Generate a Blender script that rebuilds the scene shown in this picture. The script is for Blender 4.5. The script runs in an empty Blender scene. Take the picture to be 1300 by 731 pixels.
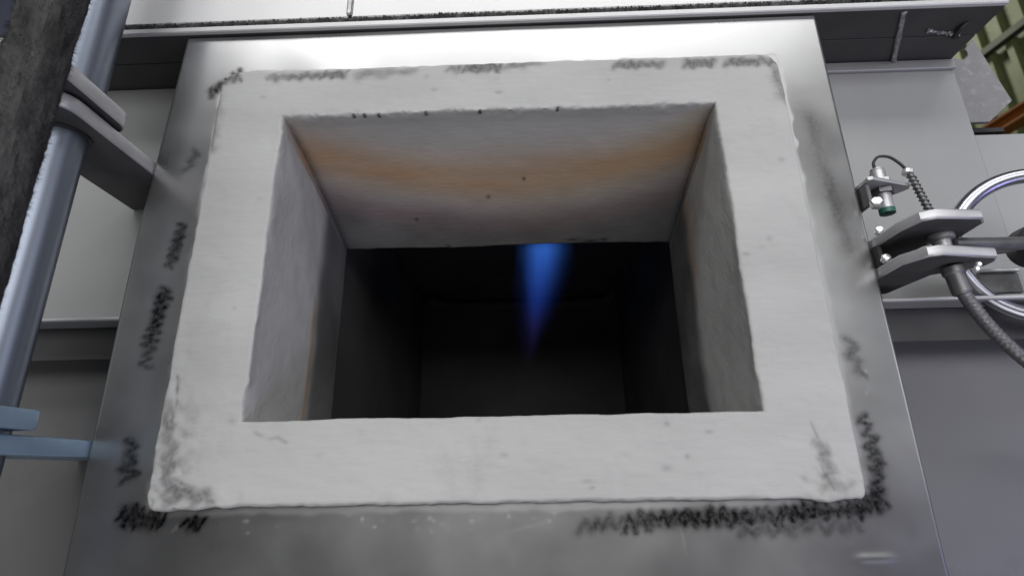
import bpy, bmesh, math, random
import numpy as np
from mathutils import Matrix, Vector
random.seed(7)
RNG = np.random.default_rng(11)
S = bpy.context.scene
COL = S.collection

# ---------------------------------------------------------------- camera
def cam_axes(p, y, r):
    cp, sp, cy, sy = math.cos(p), math.sin(p), math.cos(y), math.sin(y)
    f = Vector((-sy * cp, cy * cp, sp))
    r0 = Vector((cy, sy, 0))
    u0 = r0.cross(f)
    return r0 * math.cos(r) + u0 * math.sin(r), u0 * math.cos(r) - r0 * math.sin(r), f
cam = bpy.data.cameras.new('camera')
cam.sensor_width = 36
cam.lens = 700 / 1300 * 36
cam.clip_start = 0.01
cam.clip_end = 200
camo = bpy.data.objects.new('camera', cam)
COL.objects.link(camo)
R_, U_, F_ = cam_axes(0.3234, 0.0253, -0.0170)
camo.matrix_world = Matrix(((R_.x, U_.x, -F_.x, 0.0274), (R_.y, U_.y, -F_.y, -0.5386), (R_.z, U_.z, -F_.z, -0.0521), (0, 0, 0, 1)))
cam.dof.use_dof = True
cam.dof.focus_distance = 0.62
cam.dof.aperture_fstop = 5.6
S.camera = camo

# ---------------------------------------------------------------- world, lamps, exposure
W = bpy.data.worlds.new('World')
S.world = W
W.use_nodes = True
bg = W.node_tree.nodes['Background']
bg.inputs[0].default_value = (0.93, 0.96, 1.0, 1)
bg.inputs[1].default_value = 0.05
def area(name, loc, target, sx, sy, power, col=(1, 1, 1)):
    l = bpy.data.lights.new(name, 'AREA')
    l.shape = 'RECTANGLE'
    l.size, l.size_y, l.energy, l.color = sx, sy, power, col
    o = bpy.data.objects.new(name, l)
    COL.objects.link(o)
    o.location = loc
    o.rotation_euler = (Vector(target) - Vector(loc)).to_track_quat('-Z', 'Y').to_euler()
    return o
area('hall_lamp', (0.1, -2.3, 2.98), (0.0, 0, 0.3), 4.3, 0.9, 84, (1.0, 1.0, 0.995))
area('front_lamp', (0.2, -3.1, 0.95), (0.0, 0, 0.2), 2.8, 1.3, 55, (1.0, 1.0, 0.995))
area('side_lamp', (3.9, -2.7, 0.9), (-0.3, 0, 0.15), 2.0, 2.0, 27, (0.90, 0.92, 1.0))
area('left_lamp', (-3.3, -2.2, 0.9), (0.0, 0, 0.2), 1.8, 1.8, 3, (0.97, 0.98, 1.0))
area('cool_lamp', (1.7, -0.9, -0.75), (0.75, 0.1, -0.05), 0.6, 0.6, 5.0, (0.50, 0.48, 1.0))
area('low_fill_lamp', (0.3, -1.8, -1.9), (0.0, 0, 0.25), 2.6, 1.6, 30, (1.0, 0.99, 0.98))
area('far_hall_lamp', (2.3, 5.6, 6.2), (5.0, 4.4, 3.6), 1.0, 1.0, 110, (1.0, 0.98, 0.92))
S.view_settings.view_transform = 'Standard'
S.view_settings.look = 'None'
S.view_settings.exposure = 0
S.view_settings.gamma = 1
S.cycles.max_bounces = 8
S.cycles.volume_bounces = 0
S.cycles.use_denoising = True

# ---------------------------------------------------------------- noise
_T = np.random.default_rng(3).random(4096)
def vnoise(p, freq, seed=0):
    q = np.asarray(p, float) * freq + seed * 17.31
    i = np.floor(q).astype(int)
    f = q - i
    f = f * f * (3 - 2 * f)
    out = 0
    for a in (0, 1):
        for b in (0, 1):
            for c in (0, 1):
                h = ((i[:, 0] + a) * 73856093 ^ (i[:, 1] + b) * 19349663 ^ (i[:, 2] + c) * 83492791) & 4095
                w = (f[:, 0] if a else 1 - f[:, 0]) * (f[:, 1] if b else 1 - f[:, 1]) * (f[:, 2] if c else 1 - f[:, 2])
                out = out + _T[h] * w
    return out * 2 - 1

# ---------------------------------------------------------------- materials
def mat(name, col, rough=0.6, metal=0.0, var=0.12, scale=30, bump=0.0, bscale=200, stretch=(1, 1, 1), dirt=None, dscale=8, spec=0.5, rvar=0.0):
    m = bpy.data.materials.new(name)
    m.use_nodes = True
    n, L = m.node_tree.nodes, m.node_tree.links
    b = n['Principled BSDF']
    b.inputs['Metallic'].default_value = metal
    b.inputs['Roughness'].default_value = rough
    b.inputs['Specular IOR Level'].default_value = spec
    tc = n.new('ShaderNodeTexCoord')
    mp = n.new('ShaderNodeMapping')
    mp.inputs['Scale'].default_value = stretch
    L.new(tc.outputs['Object'], mp.inputs['Vector'])
    t = n.new('ShaderNodeTexNoise')
    t.inputs['Scale'].default_value = scale
    t.inputs['Detail'].default_value = 6
    L.new(mp.outputs[0], t.inputs['Vector'])
    mr = n.new('ShaderNodeMapRange')
    mr.inputs['From Min'].default_value = 0.3
    mr.inputs['From Max'].default_value = 0.7
    mr.inputs['To Min'].default_value = 1 - var
    mr.inputs['To Max'].default_value = 1 + var
    L.new(t.outputs['Fac'], mr.inputs['Value'])
    mul = n.new('ShaderNodeVectorMath')
    mul.operation = 'SCALE'
    mul.inputs[0].default_value = col
    L.new(mr.outputs[0], mul.inputs['Scale'])
    out = mul.outputs[0]
    if rvar:
        r2 = n.new('ShaderNodeMapRange')
        r2.inputs['From Min'].default_value = 0.3
        r2.inputs['From Max'].default_value = 0.7
        r2.inputs['To Min'].default_value = rough - rvar
        r2.inputs['To Max'].default_value = rough + rvar
        L.new(t.outputs['Fac'], r2.inputs['Value'])
        L.new(r2.outputs[0], b.inputs['Roughness'])
    if dirt:
        t2 = n.new('ShaderNodeTexNoise')
        t2.inputs['Scale'].default_value = dscale
        t2.inputs['Detail'].default_value = 8
        t2.inputs['Roughness'].default_value = 0.7
        L.new(tc.outputs['Object'], t2.inputs['Vector'])
        r = n.new('ShaderNodeMapRange')
        r.inputs['From Min'].default_value = 0.55
        r.inputs['From Max'].default_value = 0.72
        L.new(t2.outputs['Fac'], r.inputs['Value'])
        mx = n.new('ShaderNodeMix')
        mx.data_type = 'RGBA'
        L.new(r.outputs[0], mx.inputs['Factor'])
        L.new(out, mx.inputs['A'])
        mx.inputs['B'].default_value = (*dirt, 1)
        out = mx.outputs['Result']
    L.new(out, b.inputs['Base Color'])
    if bump:
        t3 = n.new('ShaderNodeTexNoise')
        t3.inputs['Scale'].default_value = bscale
        t3.inputs['Detail'].default_value = 5
        L.new(mp.outputs[0], t3.inputs['Vector'])
        bp = n.new('ShaderNodeBump')
        bp.inputs['Strength'].default_value = bump
        bp.inputs['Distance'].default_value = 0.001
        L.new(t3.outputs['Fac'], bp.inputs['Height'])
        L.new(bp.outputs[0], b.inputs['Normal'])
    m['out'] = ''
    return m

def add_marks(m, layers):
    """layers: (attribute, colour, roughness or None) mixed over the base colour"""
    n, L = m.node_tree.nodes, m.node_tree.links
    b = n['Principled BSDF']
    for att, colr, rough in layers:
        a = n.new('ShaderNodeAttribute')
        a.attribute_name = att
        fac = a.outputs['Fac']
        if att == 'soot':
            tg = n.new('ShaderNodeTexCoord')
            gn = n.new('ShaderNodeTexNoise')
            gn.inputs['Scale'].default_value = 240
            gn.inputs['Detail'].default_value = 3
            L.new(tg.outputs['Object'], gn.inputs['Vector'])
            gm = n.new('ShaderNodeMapRange')
            gm.inputs['From Min'].default_value = 0.35
            gm.inputs['From Max'].default_value = 0.62
            gm.inputs['To Min'].default_value = 0.82
            gm.inputs['To Max'].default_value = 1.15
            L.new(gn.outputs['Fac'], gm.inputs['Value'])
            pr = n.new('ShaderNodeMath')
            pr.operation = 'MULTIPLY'
            pr.use_clamp = True
            L.new(fac, pr.inputs[0])
            L.new(gm.outputs[0], pr.inputs[1])
            fac = pr.outputs[0]
        src = b.inputs['Base Color'].links[0].from_socket
        mx = n.new('ShaderNodeMix')
        mx.data_type = 'RGBA'
        L.new(fac, mx.inputs['Factor'])
        L.new(src, mx.inputs['A'])
        mx.inputs['B'].default_value = (*colr, 1)
        L.new(mx.outputs['Result'], b.inputs['Base Color'])
        if rough is not None:
            for sock, val in (('Roughness', rough), ('Metallic', 0.0))[:1 if att == 'soot' else 2]:
                f = n.new('ShaderNodeMix')
                f.data_type = 'FLOAT'
                L.new(a.outputs['Fac'], f.inputs['Factor'])
                if b.inputs[sock].links:
                    L.new(b.inputs[sock].links[0].from_socket, f.inputs['A'])
                else:
                    f.inputs['A'].default_value = b.inputs[sock].default_value
                f.inputs['B'].default_value = val
                L.new(f.outputs['Result'], b.inputs[sock])

M = {}
M['plate'] = mat('painted_plate_steel', (0.325, 0.325, 0.327), 0.30, 0.92, 0.05, 14, 0.0, 140, dirt=(0.31, 0.31, 0.31), dscale=10, rvar=0.035)
add_marks(M['plate'], [('plaster', (0.55, 0.55, 0.54), 0.9), ('soot', (0.018, 0.018, 0.019), None)])
DEPTH_SHADE = (0.08, 0.077, 0.077)  # tone for the darker inner side walls and the painted falloff
M['block'] = mat('cast_refractory', (0.385, 0.385, 0.381), 0.92, 0, 0.10, 11, 0.7, 190, stretch=(0.35, 1, 1), spec=0.2, dirt=(0.345, 0.345, 0.342), dscale=9)
add_marks(M['block'], [('glow_tint', (0.355, 0.22, 0.12), None), ('flush', (0.26, 0.16, 0.18), None), ('depth_shade', DEPTH_SHADE, None), ('soot', (0.022, 0.022, 0.023), 0.95)])
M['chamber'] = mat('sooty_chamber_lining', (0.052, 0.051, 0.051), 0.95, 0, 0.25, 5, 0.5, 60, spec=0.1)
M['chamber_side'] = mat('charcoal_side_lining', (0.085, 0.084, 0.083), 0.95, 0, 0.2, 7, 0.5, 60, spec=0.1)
M['casing'] = mat('painted_casing_steel', (0.32, 0.322, 0.325), 0.45, 0.25, 0.06, 9, 0.05, 60, stretch=(1, 1, 0.25), dirt=(0.31, 0.31, 0.31), dscale=4)
M['lower'] = mat('lower_casing_steel', (0.14, 0.14, 0.148), 0.4, 0.3, 0.06, 6, 0.05, 60, dirt=(0.105, 0.105, 0.11), dscale=4)  # lower panels set darker than the upper ones
M['lower_grey'] = mat('lower_casing_grey_steel', (0.125, 0.125, 0.127), 0.5, 0.2, 0.06, 6, 0.05, 60, dirt=(0.10, 0.10, 0.10), dscale=4)
M['flange'] = mat('primed_flange_steel', (0.30, 0.30, 0.305), 0.55, 0.3, 0.08, 20, 0.1, 120)
M['edge'] = mat('bright_flange_edge', (0.5, 0.5, 0.505), 0.5, 0.3, 0.06, 20, 0.1, 120)
M['scale'] = mat('shaded_face_steel', (0.07, 0.07, 0.073), 0.6, 0.2, 0.2, 25, 0.1, 120, spec=0.3)  # shade under lugs and between jaws put into a dark steel colour
M['flange_shade'] = mat('shaded_flange_steel', (0.05, 0.05, 0.051), 0.6, 0.2, 0.15, 18, 0.1, 120)  # shade on the flange underside put into the steel colour
M['white_casing'] = mat('pale_casing_steel', (0.62, 0.62, 0.62), 0.5, 0.2, 0.05, 6, 0.05, 60)
M['weld'] = mat('weld_metal', (0.33, 0.33, 0.34), 0.4, 0.8, 0.3, 120, 0.6, 300)
M['lug'] = mat('brushed_lug_steel', (0.46, 0.46, 0.475), 0.42, 0.6, 0.08, 40, 0.08, 200)
M['lug_dark'] = mat('dark_clamp_steel', (0.16, 0.16, 0.165), 0.45, 0.7, 0.15, 40, 0.1, 200)
M['pole'] = mat('polished_tube_steel', (0.21, 0.235, 0.285), 0.40, 0.9, 0.04, 10, 0.02, 300, stretch=(1, 1, 0.1))
M['lug_blue'] = mat('bluish_lug_steel', (0.25, 0.35, 0.46), 0.42, 0.5, 0.06, 30, 0.06, 200)  # bluer tone for the lower lug and leaf
M['chrome'] = mat('chrome', (0.40, 0.40, 0.46), 0.30, 1.0, 0.03, 10)
M['rope'] = mat('fibre_rope', (0.05, 0.05, 0.05), 0.95, 0, 0.6, 60, 0.8, 300, dirt=(0.12, 0.12, 0.12), dscale=30, spec=0.1)
M['wrap'] = mat('fibre_wrap', (0.045, 0.045, 0.045), 0.95, 0, 0.45, 90, 0.8, 400, stretch=(1, 1, 0.3), spec=0.1)
M['fibre'] = mat('loose_fibre', (0.085, 0.085, 0.085), 0.9, 0, 0.5, 45, spec=0.1)
M['rubber'] = mat('black_rubber', (0.02, 0.02, 0.021), 0.55, 0, 0.2, 60)
M['braid'] = mat('braided_hose_sheath', (0.14, 0.14, 0.15), 0.42, 0.6, 0.3, 400, 0.5, 600)
M['dark'] = mat('black_iron', (0.035, 0.035, 0.037), 0.5, 0.4, 0.2, 60)
M['green'] = mat('green_sensor_plastic', (0.02, 0.11, 0.08), 0.4, 0, 0.05, 40)
M['bolt'] = mat('zinc_bolt', (0.75, 0.75, 0.75), 0.3, 0.7, 0.05, 60)
M['cladding'] = mat('green_sheet_cladding', (0.19, 0.215, 0.10), 0.6, 0, 0.18, 3, 0.05, 20, dirt=(0.10, 0.11, 0.055), dscale=5)
M['girt'] = mat('dark_girt_steel', (0.05, 0.055, 0.03), 0.6, 0.2, 0.2, 4)
M['orange'] = mat('orange_painted_beam', (0.30, 0.10, 0.012), 0.5, 0, 0.15, 5, dirt=(0.16, 0.05, 0.01), dscale=4)
M['hall'] = mat('bluish_hall_wall', (0.16, 0.17, 0.25), 0.8, 0, 0.1, 1)
M['tag'] = mat('galvanised_plate', (0.20, 0.20, 0.205), 0.6, 0.2, 0.12, 40, 0.3, 120, dirt=(0.34, 0.34, 0.34), dscale=70)

# ---------------------------------------------------------------- object helpers
def raw(name, verts, faces, m, parent=None, smooth=False, attrs=None):
    me = bpy.data.meshes.new(name)
    me.from_pydata([tuple(map(float, v)) for v in verts] if not isinstance(verts, np.ndarray) else verts.tolist(), [], faces)
    me.materials.append(m)
    if attrs:
        for k, v in attrs.items():
            a = me.attributes.new(k, 'FLOAT', 'POINT')
            a.data.foreach_set('value', np.asarray(v, np.float32))
    if smooth:
        me.polygons.foreach_set('use_smooth', [True] * len(me.polygons))
    me.update()
    o = bpy.data.objects.new(name, me)
    COL.objects.link(o)
    o.parent = parent
    return o

def obj(name, bm, m, parent=None, smooth=False):
    bmesh.ops.recalc_face_normals(bm, faces=bm.faces)
    me = bpy.data.meshes.new(name)
    bm.to_mesh(me)
    bm.free()
    me.materials.append(m)
    if smooth:
        me.polygons.foreach_set('use_smooth', [True] * len(me.polygons))
        me.set_sharp_from_angle(angle=math.radians(35))
    o = bpy.data.objects.new(name, me)
    COL.objects.link(o)
    o.parent = parent
    return o

def tag(o, label=None, cat=None, group=None, kind=None):
    for k, v in (('label', label), ('category', cat), ('group', group), ('kind', kind)):
        if v:
            o[k] = v
    return o

def empty(name, loc=(0, 0, 0)):
    o = bpy.data.objects.new(name, None)
    o.empty_display_size = 0.02
    COL.objects.link(o)
    o.location = loc
    bpy.context.view_layer.update()
    return o

def under(child, parent):
    """parent a mesh built in world coordinates without moving it"""
    child.parent = parent
    child.matrix_parent_inverse = Matrix.Translation(parent.location).inverted()
    return child

def box(x0, x1, y0, y1, z0, z1, bev=0.001, bm=None, seg=1):
    bm2 = bmesh.new()
    bmesh.ops.create_cube(bm2, size=1)
    for v in bm2.verts:
        v.co = Vector(((x0 + x1) / 2 + v.co.x * (x1 - x0), (y0 + y1) / 2 + v.co.y * (y1 - y0), (z0 + z1) / 2 + v.co.z * (z1 - z0)))
    if bev:
        bmesh.ops.bevel(bm2, geom=bm2.edges[:], offset=bev, segments=seg, affect='EDGES', profile=0.5)
    if bm is None:
        return bm2
    me = bpy.data.meshes.new('tmp')
    bm2.to_mesh(me)
    bm2.free()
    bm.from_mesh(me)
    bpy.data.meshes.remove(me)
    return bm

def prism(poly, z0, z1, axis='z', bev=0.001, seg=2):
    """extrude a polygon; axis z: poly is (x,y); axis y: poly is (x,z); axis x: poly is (y,z)"""
    bm = bmesh.new()
    def P(p, t):
        return {'z': (p[0], p[1], t), 'y': (p[0], t, p[1]), 'x': (t, p[0], p[1])}[axis]
    a = [bm.verts.new(P(p, z0)) for p in poly]
    b = [bm.verts.new(P(p, z1)) for p in poly]
    f1 = bm.faces.new(a)
    f2 = bm.faces.new(b[::-1])
    for i in range(len(poly)):
        j = (i + 1) % len(poly)
        bm.faces.new((a[j], a[i], b[i], b[j]))
    bmesh.ops.recalc_face_normals(bm, faces=bm.faces)
    if bev:
        es = set(f1.edges) | set(f2.edges)
        bmesh.ops.bevel(bm, geom=list(es), offset=bev, segments=seg, affect='EDGES', profile=0.5)
    return bm

def smooth_path(pts, n=12):
    pts = [Vector(p) for p in pts]
    out = []
    for i in range(len(pts) - 1):
        p0, p1, p2, p3 = pts[max(i - 1, 0)], pts[i], pts[i + 1], pts[min(i + 2, len(pts) - 1)]
        for k in range(n):
            t = k / n
            out.append(0.5 * (2 * p1 + (p2 - p0) * t + (2 * p0 - 5 * p1 + 4 * p2 - p3) * t * t + (3 * p1 - p0 - 3 * p2 + p3) * t ** 3))
    out.append(pts[-1])
    return out

def tube(path, r, seg=20, closed=False, caps=True, rfn=None):
    """sweep a circle; rfn(i, k) multiplies the radius"""
    path = [Vector(p) for p in path]
    N = len(path)
    bm = bmesh.new()
    rings = []
    up = None
    for i, p in enumerate(path):
        a = path[(i - 1) % N] if closed or i > 0 else p
        b = path[(i + 1) % N] if closed or i < N - 1 else p
        t = (b - a).normalized()
        if up is None:
            up = Vector((0, 1, 0)) if abs(t.y) < 0.9 else Vector((1, 0, 0))
        s = t.cross(up).normalized()
        up = s.cross(t).normalized()
        ring = []
        for k in range(seg):
            an = 2 * math.pi * k / seg
            rr = r * (rfn(i, k) if rfn else 1)
            ring.append(bm.verts.new(p + s * (math.cos(an) * rr) + up * (math.sin(an) * rr)))
        rings.append(ring)
    for i in range(N if closed else N - 1):
        A, B = rings[i], rings[(i + 1) % N]
        for k in range(seg):
            j = (k + 1) % seg
            bm.faces.new((A[k], A[j], B[j], B[k]))
    if caps and not closed:
        bm.faces.new(rings[0][::-1])
        bm.faces.new(rings[-1])
    return bm

def lathe(profile, origin, axis=(0, 0, 1), seg=24):
    """profile of (radius, height along axis) turned round the axis"""
    bm = bmesh.new()
    ax = Vector(axis).normalized()
    s = ax.orthogonal().normalized()
    u = ax.cross(s)
    rings = []
    for r, h in profile:
        rings.append([bm.verts.new(Vector(origin) + ax * h + (s * math.cos(2 * math.pi * k / seg) + u * math.sin(2 * math.pi * k / seg)) * max(r, 1e-5)) for k in range(seg)])
    for A, B in zip(rings, rings[1:]):
        for k in range(seg):
            j = (k + 1) % seg
            bm.faces.new((A[k], A[j], B[j], B[k]))
    bm.faces.new(rings[0][::-1])
    bm.faces.new(rings[-1])
    return bm

# ---------------------------------------------------------------- soot strokes (wear with a shape of its own)
def strokes(x, z, bands, rng):
    """bands: (x0,z0,x1,z1,width,strength,pitch). A feathered to-and-fro rubbing along each band -> 0..1"""
    out = np.zeros_like(x)
    for x0, z0, x1, z1, w, s, pitch in bands:
        Ln = math.hypot(x1 - x0, z1 - z0)
        tx, tz = (x1 - x0) / Ln, (z1 - z0) / Ln
        a, d = (x - x0) * tx + (z - z0) * tz, -(x - x0) * tz + (z - z0) * tx
        idx = np.where((np.abs(a - Ln / 2) < Ln / 2 + 0.02) & (np.abs(d) < w * 2.2))[0]
        if not len(idx):
            continue
        A, D = a[idx], d[idx]
        P3 = np.stack([x[idx], z[idx], x[idx] * 0], 1)
        A = A + vnoise(P3, 130, 51) * 0.0016 + vnoise(P3, 300, 52) * 0.0008
        D = D + vnoise(P3, 130, 53) * 0.0016 + vnoise(P3, 300, 54) * 0.0008
        acc = np.zeros(len(idx))
        n = max(3, int(Ln / pitch))
        pts = []
        for i in range(n + 1):
            pts.append((Ln * i / n + rng.normal(0, pitch * 0.16), (1 if i % 2 else -1) * w * rng.uniform(0.2, 0.5) + rng.normal(0, w * 0.06)))
        for k, ((a0, d0), (a1, d1)) in enumerate(zip(pts, pts[1:])):
            L2 = (a1 - a0) ** 2 + (d1 - d0) ** 2
            t = np.clip(((A - a0) * (a1 - a0) + (D - d0) * (d1 - d0)) / L2, 0, 1)
            q = (A - a0 - t * (a1 - a0)) ** 2 + (D - d0 - t * (d1 - d0)) ** 2
            sw = max(0.0016, pitch * rng.uniform(0.38, 0.66))
            st = s * rng.uniform(0.65, 1.05)
            acc = np.maximum(acc, st * np.exp(-q / (sw * sw)))
        ends = np.clip(np.minimum(A + 0.004, Ln + 0.004 - A) / 0.014, 0, 1)
        sm = np.exp(-(np.abs(D) / (w * 0.47)) ** 3) * ends * 0.86 * s
        sm *= np.clip(0.78 + 0.5 * vnoise(P3, 45, 55) + 0.25 * vnoise(P3, 160, 57), 0, 1)
        mod = 0.85 + 0.3 * vnoise(P3, 28, 56)
        acc = np.clip((1 - (1 - np.clip(acc, 0, 0.98)) * (1 - np.clip(sm, 0, 0.98))) * mod, 0, 1)
        acc = 1 - (1 - acc) ** 1.7
        out[idx] = np.maximum(out[idx], np.clip(acc, 0, 0.96))
    return out

PLATE_SOOT = [(-0.352, 0.392, -0.314, 0.420, 0.018, 0.95, 0.005), (-0.352, 0.217, -0.358, 0.165, 0.011, 0.62, 0.0045), (-0.358, 0.143, -0.362, 0.056, 0.014, 0.66, 0.0045), (-0.362, -0.015, -0.358, -0.055, 0.014, 0.75, 0.006),
              (-0.360, -0.083, -0.318, -0.091, 0.021, 1.0, 0.0036), (-0.300, -0.089, -0.281, -0.095, 0.016, 0.9, 0.0036),
              (0.070, -0.098, 0.118, -0.097, 0.014, 0.45, 0.006), (0.112, -0.096, 0.261, -0.092, 0.0165, 0.85, 0.0052), (0.255, -0.092, 0.340, -0.085, 0.0185, 0.95, 0.005),
              (0.332, -0.086, 0.350, -0.078, 0.022, 0.95, 0.0045), (0.347, -0.084, 0.352, -0.044, 0.0165, 0.95, 0.0052), (0.352, -0.05, 0.349, -0.004, 0.014, 0.75, 0.0055),
              (0.215, -0.104, 0.325, -0.101, 0.014, 0.34, 0.0075), (-0.353, 0.313, -0.358, 0.285, 0.008, 0.3, 0.006), (0.349, 0.07, 0.353, 0.03, 0.012, 0.35, 0.008),
              (0.36, 0.335, 0.37, 0.16, 0.012, 0.22, 0.03)]
BLOCK_SOOT = [(-0.336, 0.398, -0.308, 0.4045, 0.016, 1.0, 0.0045), (-0.276, 0.4025, -0.178, 0.4035, 0.010, 0.62, 0.0062), (-0.165, 0.4035, -0.10, 0.4035, 0.008, 0.4, 0.012),
              (-0.060, 0.4055, -0.036, 0.4055, 0.010, 0.5, 0.006), (-0.040, 0.4055, 0.006, 0.4055, 0.014, 0.85, 0.005), (0.01, 0.4055, 0.06, 0.41, 0.008, 0.35, 0.009),
              (0.138, 0.4025, 0.198, 0.4025, 0.011, 0.62, 0.0062), (0.220, 0.4015, 0.258, 0.4015, 0.013, 0.85, 0.0052), (0.270, 0.4015, 0.330, 0.4005, 0.013, 0.78, 0.0056),
              (0.322, 0.4005, 0.331, 0.34, 0.008, 0.32, 0.012), (-0.326, 0.02, -0.312, -0.058, 0.014, 0.42, 0.008), (-0.315, -0.06, -0.268, -0.070, 0.012, 0.45, 0.008),
              (0.299, -0.03, 0.302, -0.067, 0.012, 0.5, 0.007), (0.29, -0.068, 0.32, -0.066, 0.008, 0.4, 0.008), (-0.332, 0.39, -0.329, 0.30, 0.006, 0.35, 0.012)]

# ---------------------------------------------------------------- mounting plate
def build_plate():
    y0, st = 0.012, 0.00145
    xs = np.arange(-0.394, 0.3941, st)
    zs = np.arange(-0.26, 0.4771, st)
    nx, nz = len(xs), len(zs)
    Xg, Zg = np.meshgrid(xs, zs, indexing='ij')
    x, z = Xg.ravel(), Zg.ravel()
    p3 = np.stack([x, x * 0, z], 1)
    y = np.full_like(x, y0) + vnoise(p3, 5, 1) * 0.0012 + vnoise(p3, 14, 2) * 0.0003
    # rolled outer edges
    e = np.minimum.reduce([x + 0.394, 0.394 - x, z + 0.26])
    y += np.clip(0.0025 - e, 0, None) ** 2 * 260
    # oval weld pip near the bottom right corner
    y -= 0.0007 * np.exp(-((x - 0.333) / 0.017) ** 4 - ((z + 0.129) / 0.0036) ** 2)
    soot = strokes(x, z, PLATE_SOOT, np.random.default_rng(5))
    n1 = vnoise(p3, 90, 7) * 0.5 + 0.5
    n2 = vnoise(p3, 190, 8) * 0.5 + 0.5
    plaster = np.zeros_like(x)
    # plaster smeared past the block and crumbs below it
    dx = np.maximum(np.abs(x) - 0.3315, 0)
    dz = np.maximum(np.maximum(z - 0.413, -0.078 - z), 0)
    d = np.hypot(dx, dz)
    plaster = np.clip((0.009 - d) / 0.004 + (n1 - 0.5) * 1.5, 0, 1) * np.clip(0.1 + (z - 0.22) / 0.2, 0.1, 1) * (d < 0.02)
    r = np.random.default_rng(21)
    for k in range(64):
        cx, cz = r.uniform(-0.31, 0.05), -0.083 - abs(r.normal(0, 0.012))
        if k > 50:
            cx, cz = 0.352 + r.normal(0, 0.012), r.uniform(-0.05, 0.39)
        s = r.uniform(0.0007, 0.0016)
        plaster = np.maximum(plaster, np.exp(-(((x - cx) / s) ** 2 + ((z - cz) / (s * r.uniform(0.7, 1.6))) ** 2)) * r.uniform(0.04, 0.24) * np.clip(n2 * 2 - 0.2, 0, 1))
    for k in range(22):
        cx, cz, an = r.uniform(-0.39, 0.39), r.uniform(-0.2, 0.46), r.uniform(-0.5, 0.5) + r.choice([0, 1.57])
        u, v = (x - cx) * math.cos(an) + (z - cz) * math.sin(an), -(x - cx) * math.sin(an) + (z - cz) * math.cos(an)
        plaster = np.maximum(plaster, np.exp(-(u / r.uniform(0.004, 0.02)) ** 4 - (v / 0.0011) ** 2) * r.uniform(0.01, 0.05))
    # the left edge flares slightly towards the foot
    x = x - 0.0105 * np.clip((0.47 - z) / 0.27, 0, 1) * np.clip((-0.35 - x) / 0.04, 0, 1)
    hole = (np.abs(Xg) < 0.285) & (Zg > -0.03) & (Zg < 0.375)
    V = np.stack([x, y, z], 1)
    idx = np.arange(nx * nz).reshape(nx, nz)
    F = []
    keep = ~(hole[:-1, :-1] & hole[1:, :-1] & hole[:-1, 1:] & hole[1:, 1:])
    A, B, Cc, D = idx[:-1, :-1][keep], idx[1:, :-1][keep], idx[1:, 1:][keep], idx[:-1, 1:][keep]
    F = np.stack([A, B, Cc, D], 1).tolist()
    # skirt to the back of the plate
    border = list(idx[:, 0]) + list(idx[-1, 1:]) + list(idx[-2::-1, -1]) + list(idx[0, -2:0:-1])
    base = len(V)
    back = V[border].copy()
    back[:, 1] = 0.03
    V = np.vstack([V, back])
    nb = len(border)
    for i in range(nb):
        j = (i + 1) % nb
        F.append([int(border[j]), int(border[i]), base + i, base + j])
    pad = np.zeros(nb)
    return raw('mounting_plate', V, F, M['plate'], smooth=True, attrs={'soot': np.concatenate([soot, pad]), 'plaster': np.concatenate([plaster, pad])})

plate = build_plate()
plate.data.set_sharp_from_angle(angle=math.radians(50))
tag(plate, 'large grey steel mounting plate around the pale cast block, smudged with black soot', 'steel plate')
# box sleeve behind the plate, back to the furnace wall
for b in ((-0.392, -0.384, 0.0305, 0.1045, -0.255, 0.476), (0.384, 0.392, 0.0305, 0.1045, -0.255, 0.476)):
    obj('sleeve', box(*b, 0.0005), M['plate'], plate)

# ---------------------------------------------------------------- refractory block and throat
H_OPEN = 0.346
def drop(y):
    t = np.clip((y - 0.02) / 0.23, 0, 1)
    return 0.064 * t ** 1.2
def ring(profile, inner, outer, nh, nv):
    """profile rows (s, y): s 0 = outer rectangle, 1 = inner; rectangles (x0,x1,z0,z1)"""
    def per(r):
        x0, x1, z0, z1 = r
        t, q = np.linspace(0, 1, nh, endpoint=False), np.linspace(0, 1, nv, endpoint=False)
        return np.concatenate([np.stack([x0 + (x1 - x0) * t, z0 + 0 * t], 1), np.stack([x1 + 0 * q, z0 + (z1 - z0) * q], 1),
                               np.stack([x1 - (x1 - x0) * t, z1 + 0 * t], 1), np.stack([x0 + 0 * q, z1 - (z1 - z0) * q], 1)])
    I, O = per(inner), per(outer)
    nu, nv_ = len(I), len(profile)
    V = np.zeros((nu, nv_, 3))
    for j, (s, y) in enumerate(profile):
        p = O * (1 - s) + I * s
        V[:, j, 0], V[:, j, 2], V[:, j, 1] = p[:, 0], p[:, 1], y
    idx = np.arange(nu * nv_).reshape(nu, nv_)
    nxt = np.roll(idx, -1, 0)
    F = np.stack([idx[:, :-1], nxt[:, :-1], nxt[:, 1:], idx[:, 1:]], -1).reshape(-1, 4).tolist()
    return V.reshape(-1, 3), F, np.tile(np.array(profile), (nu, 1))

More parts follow.
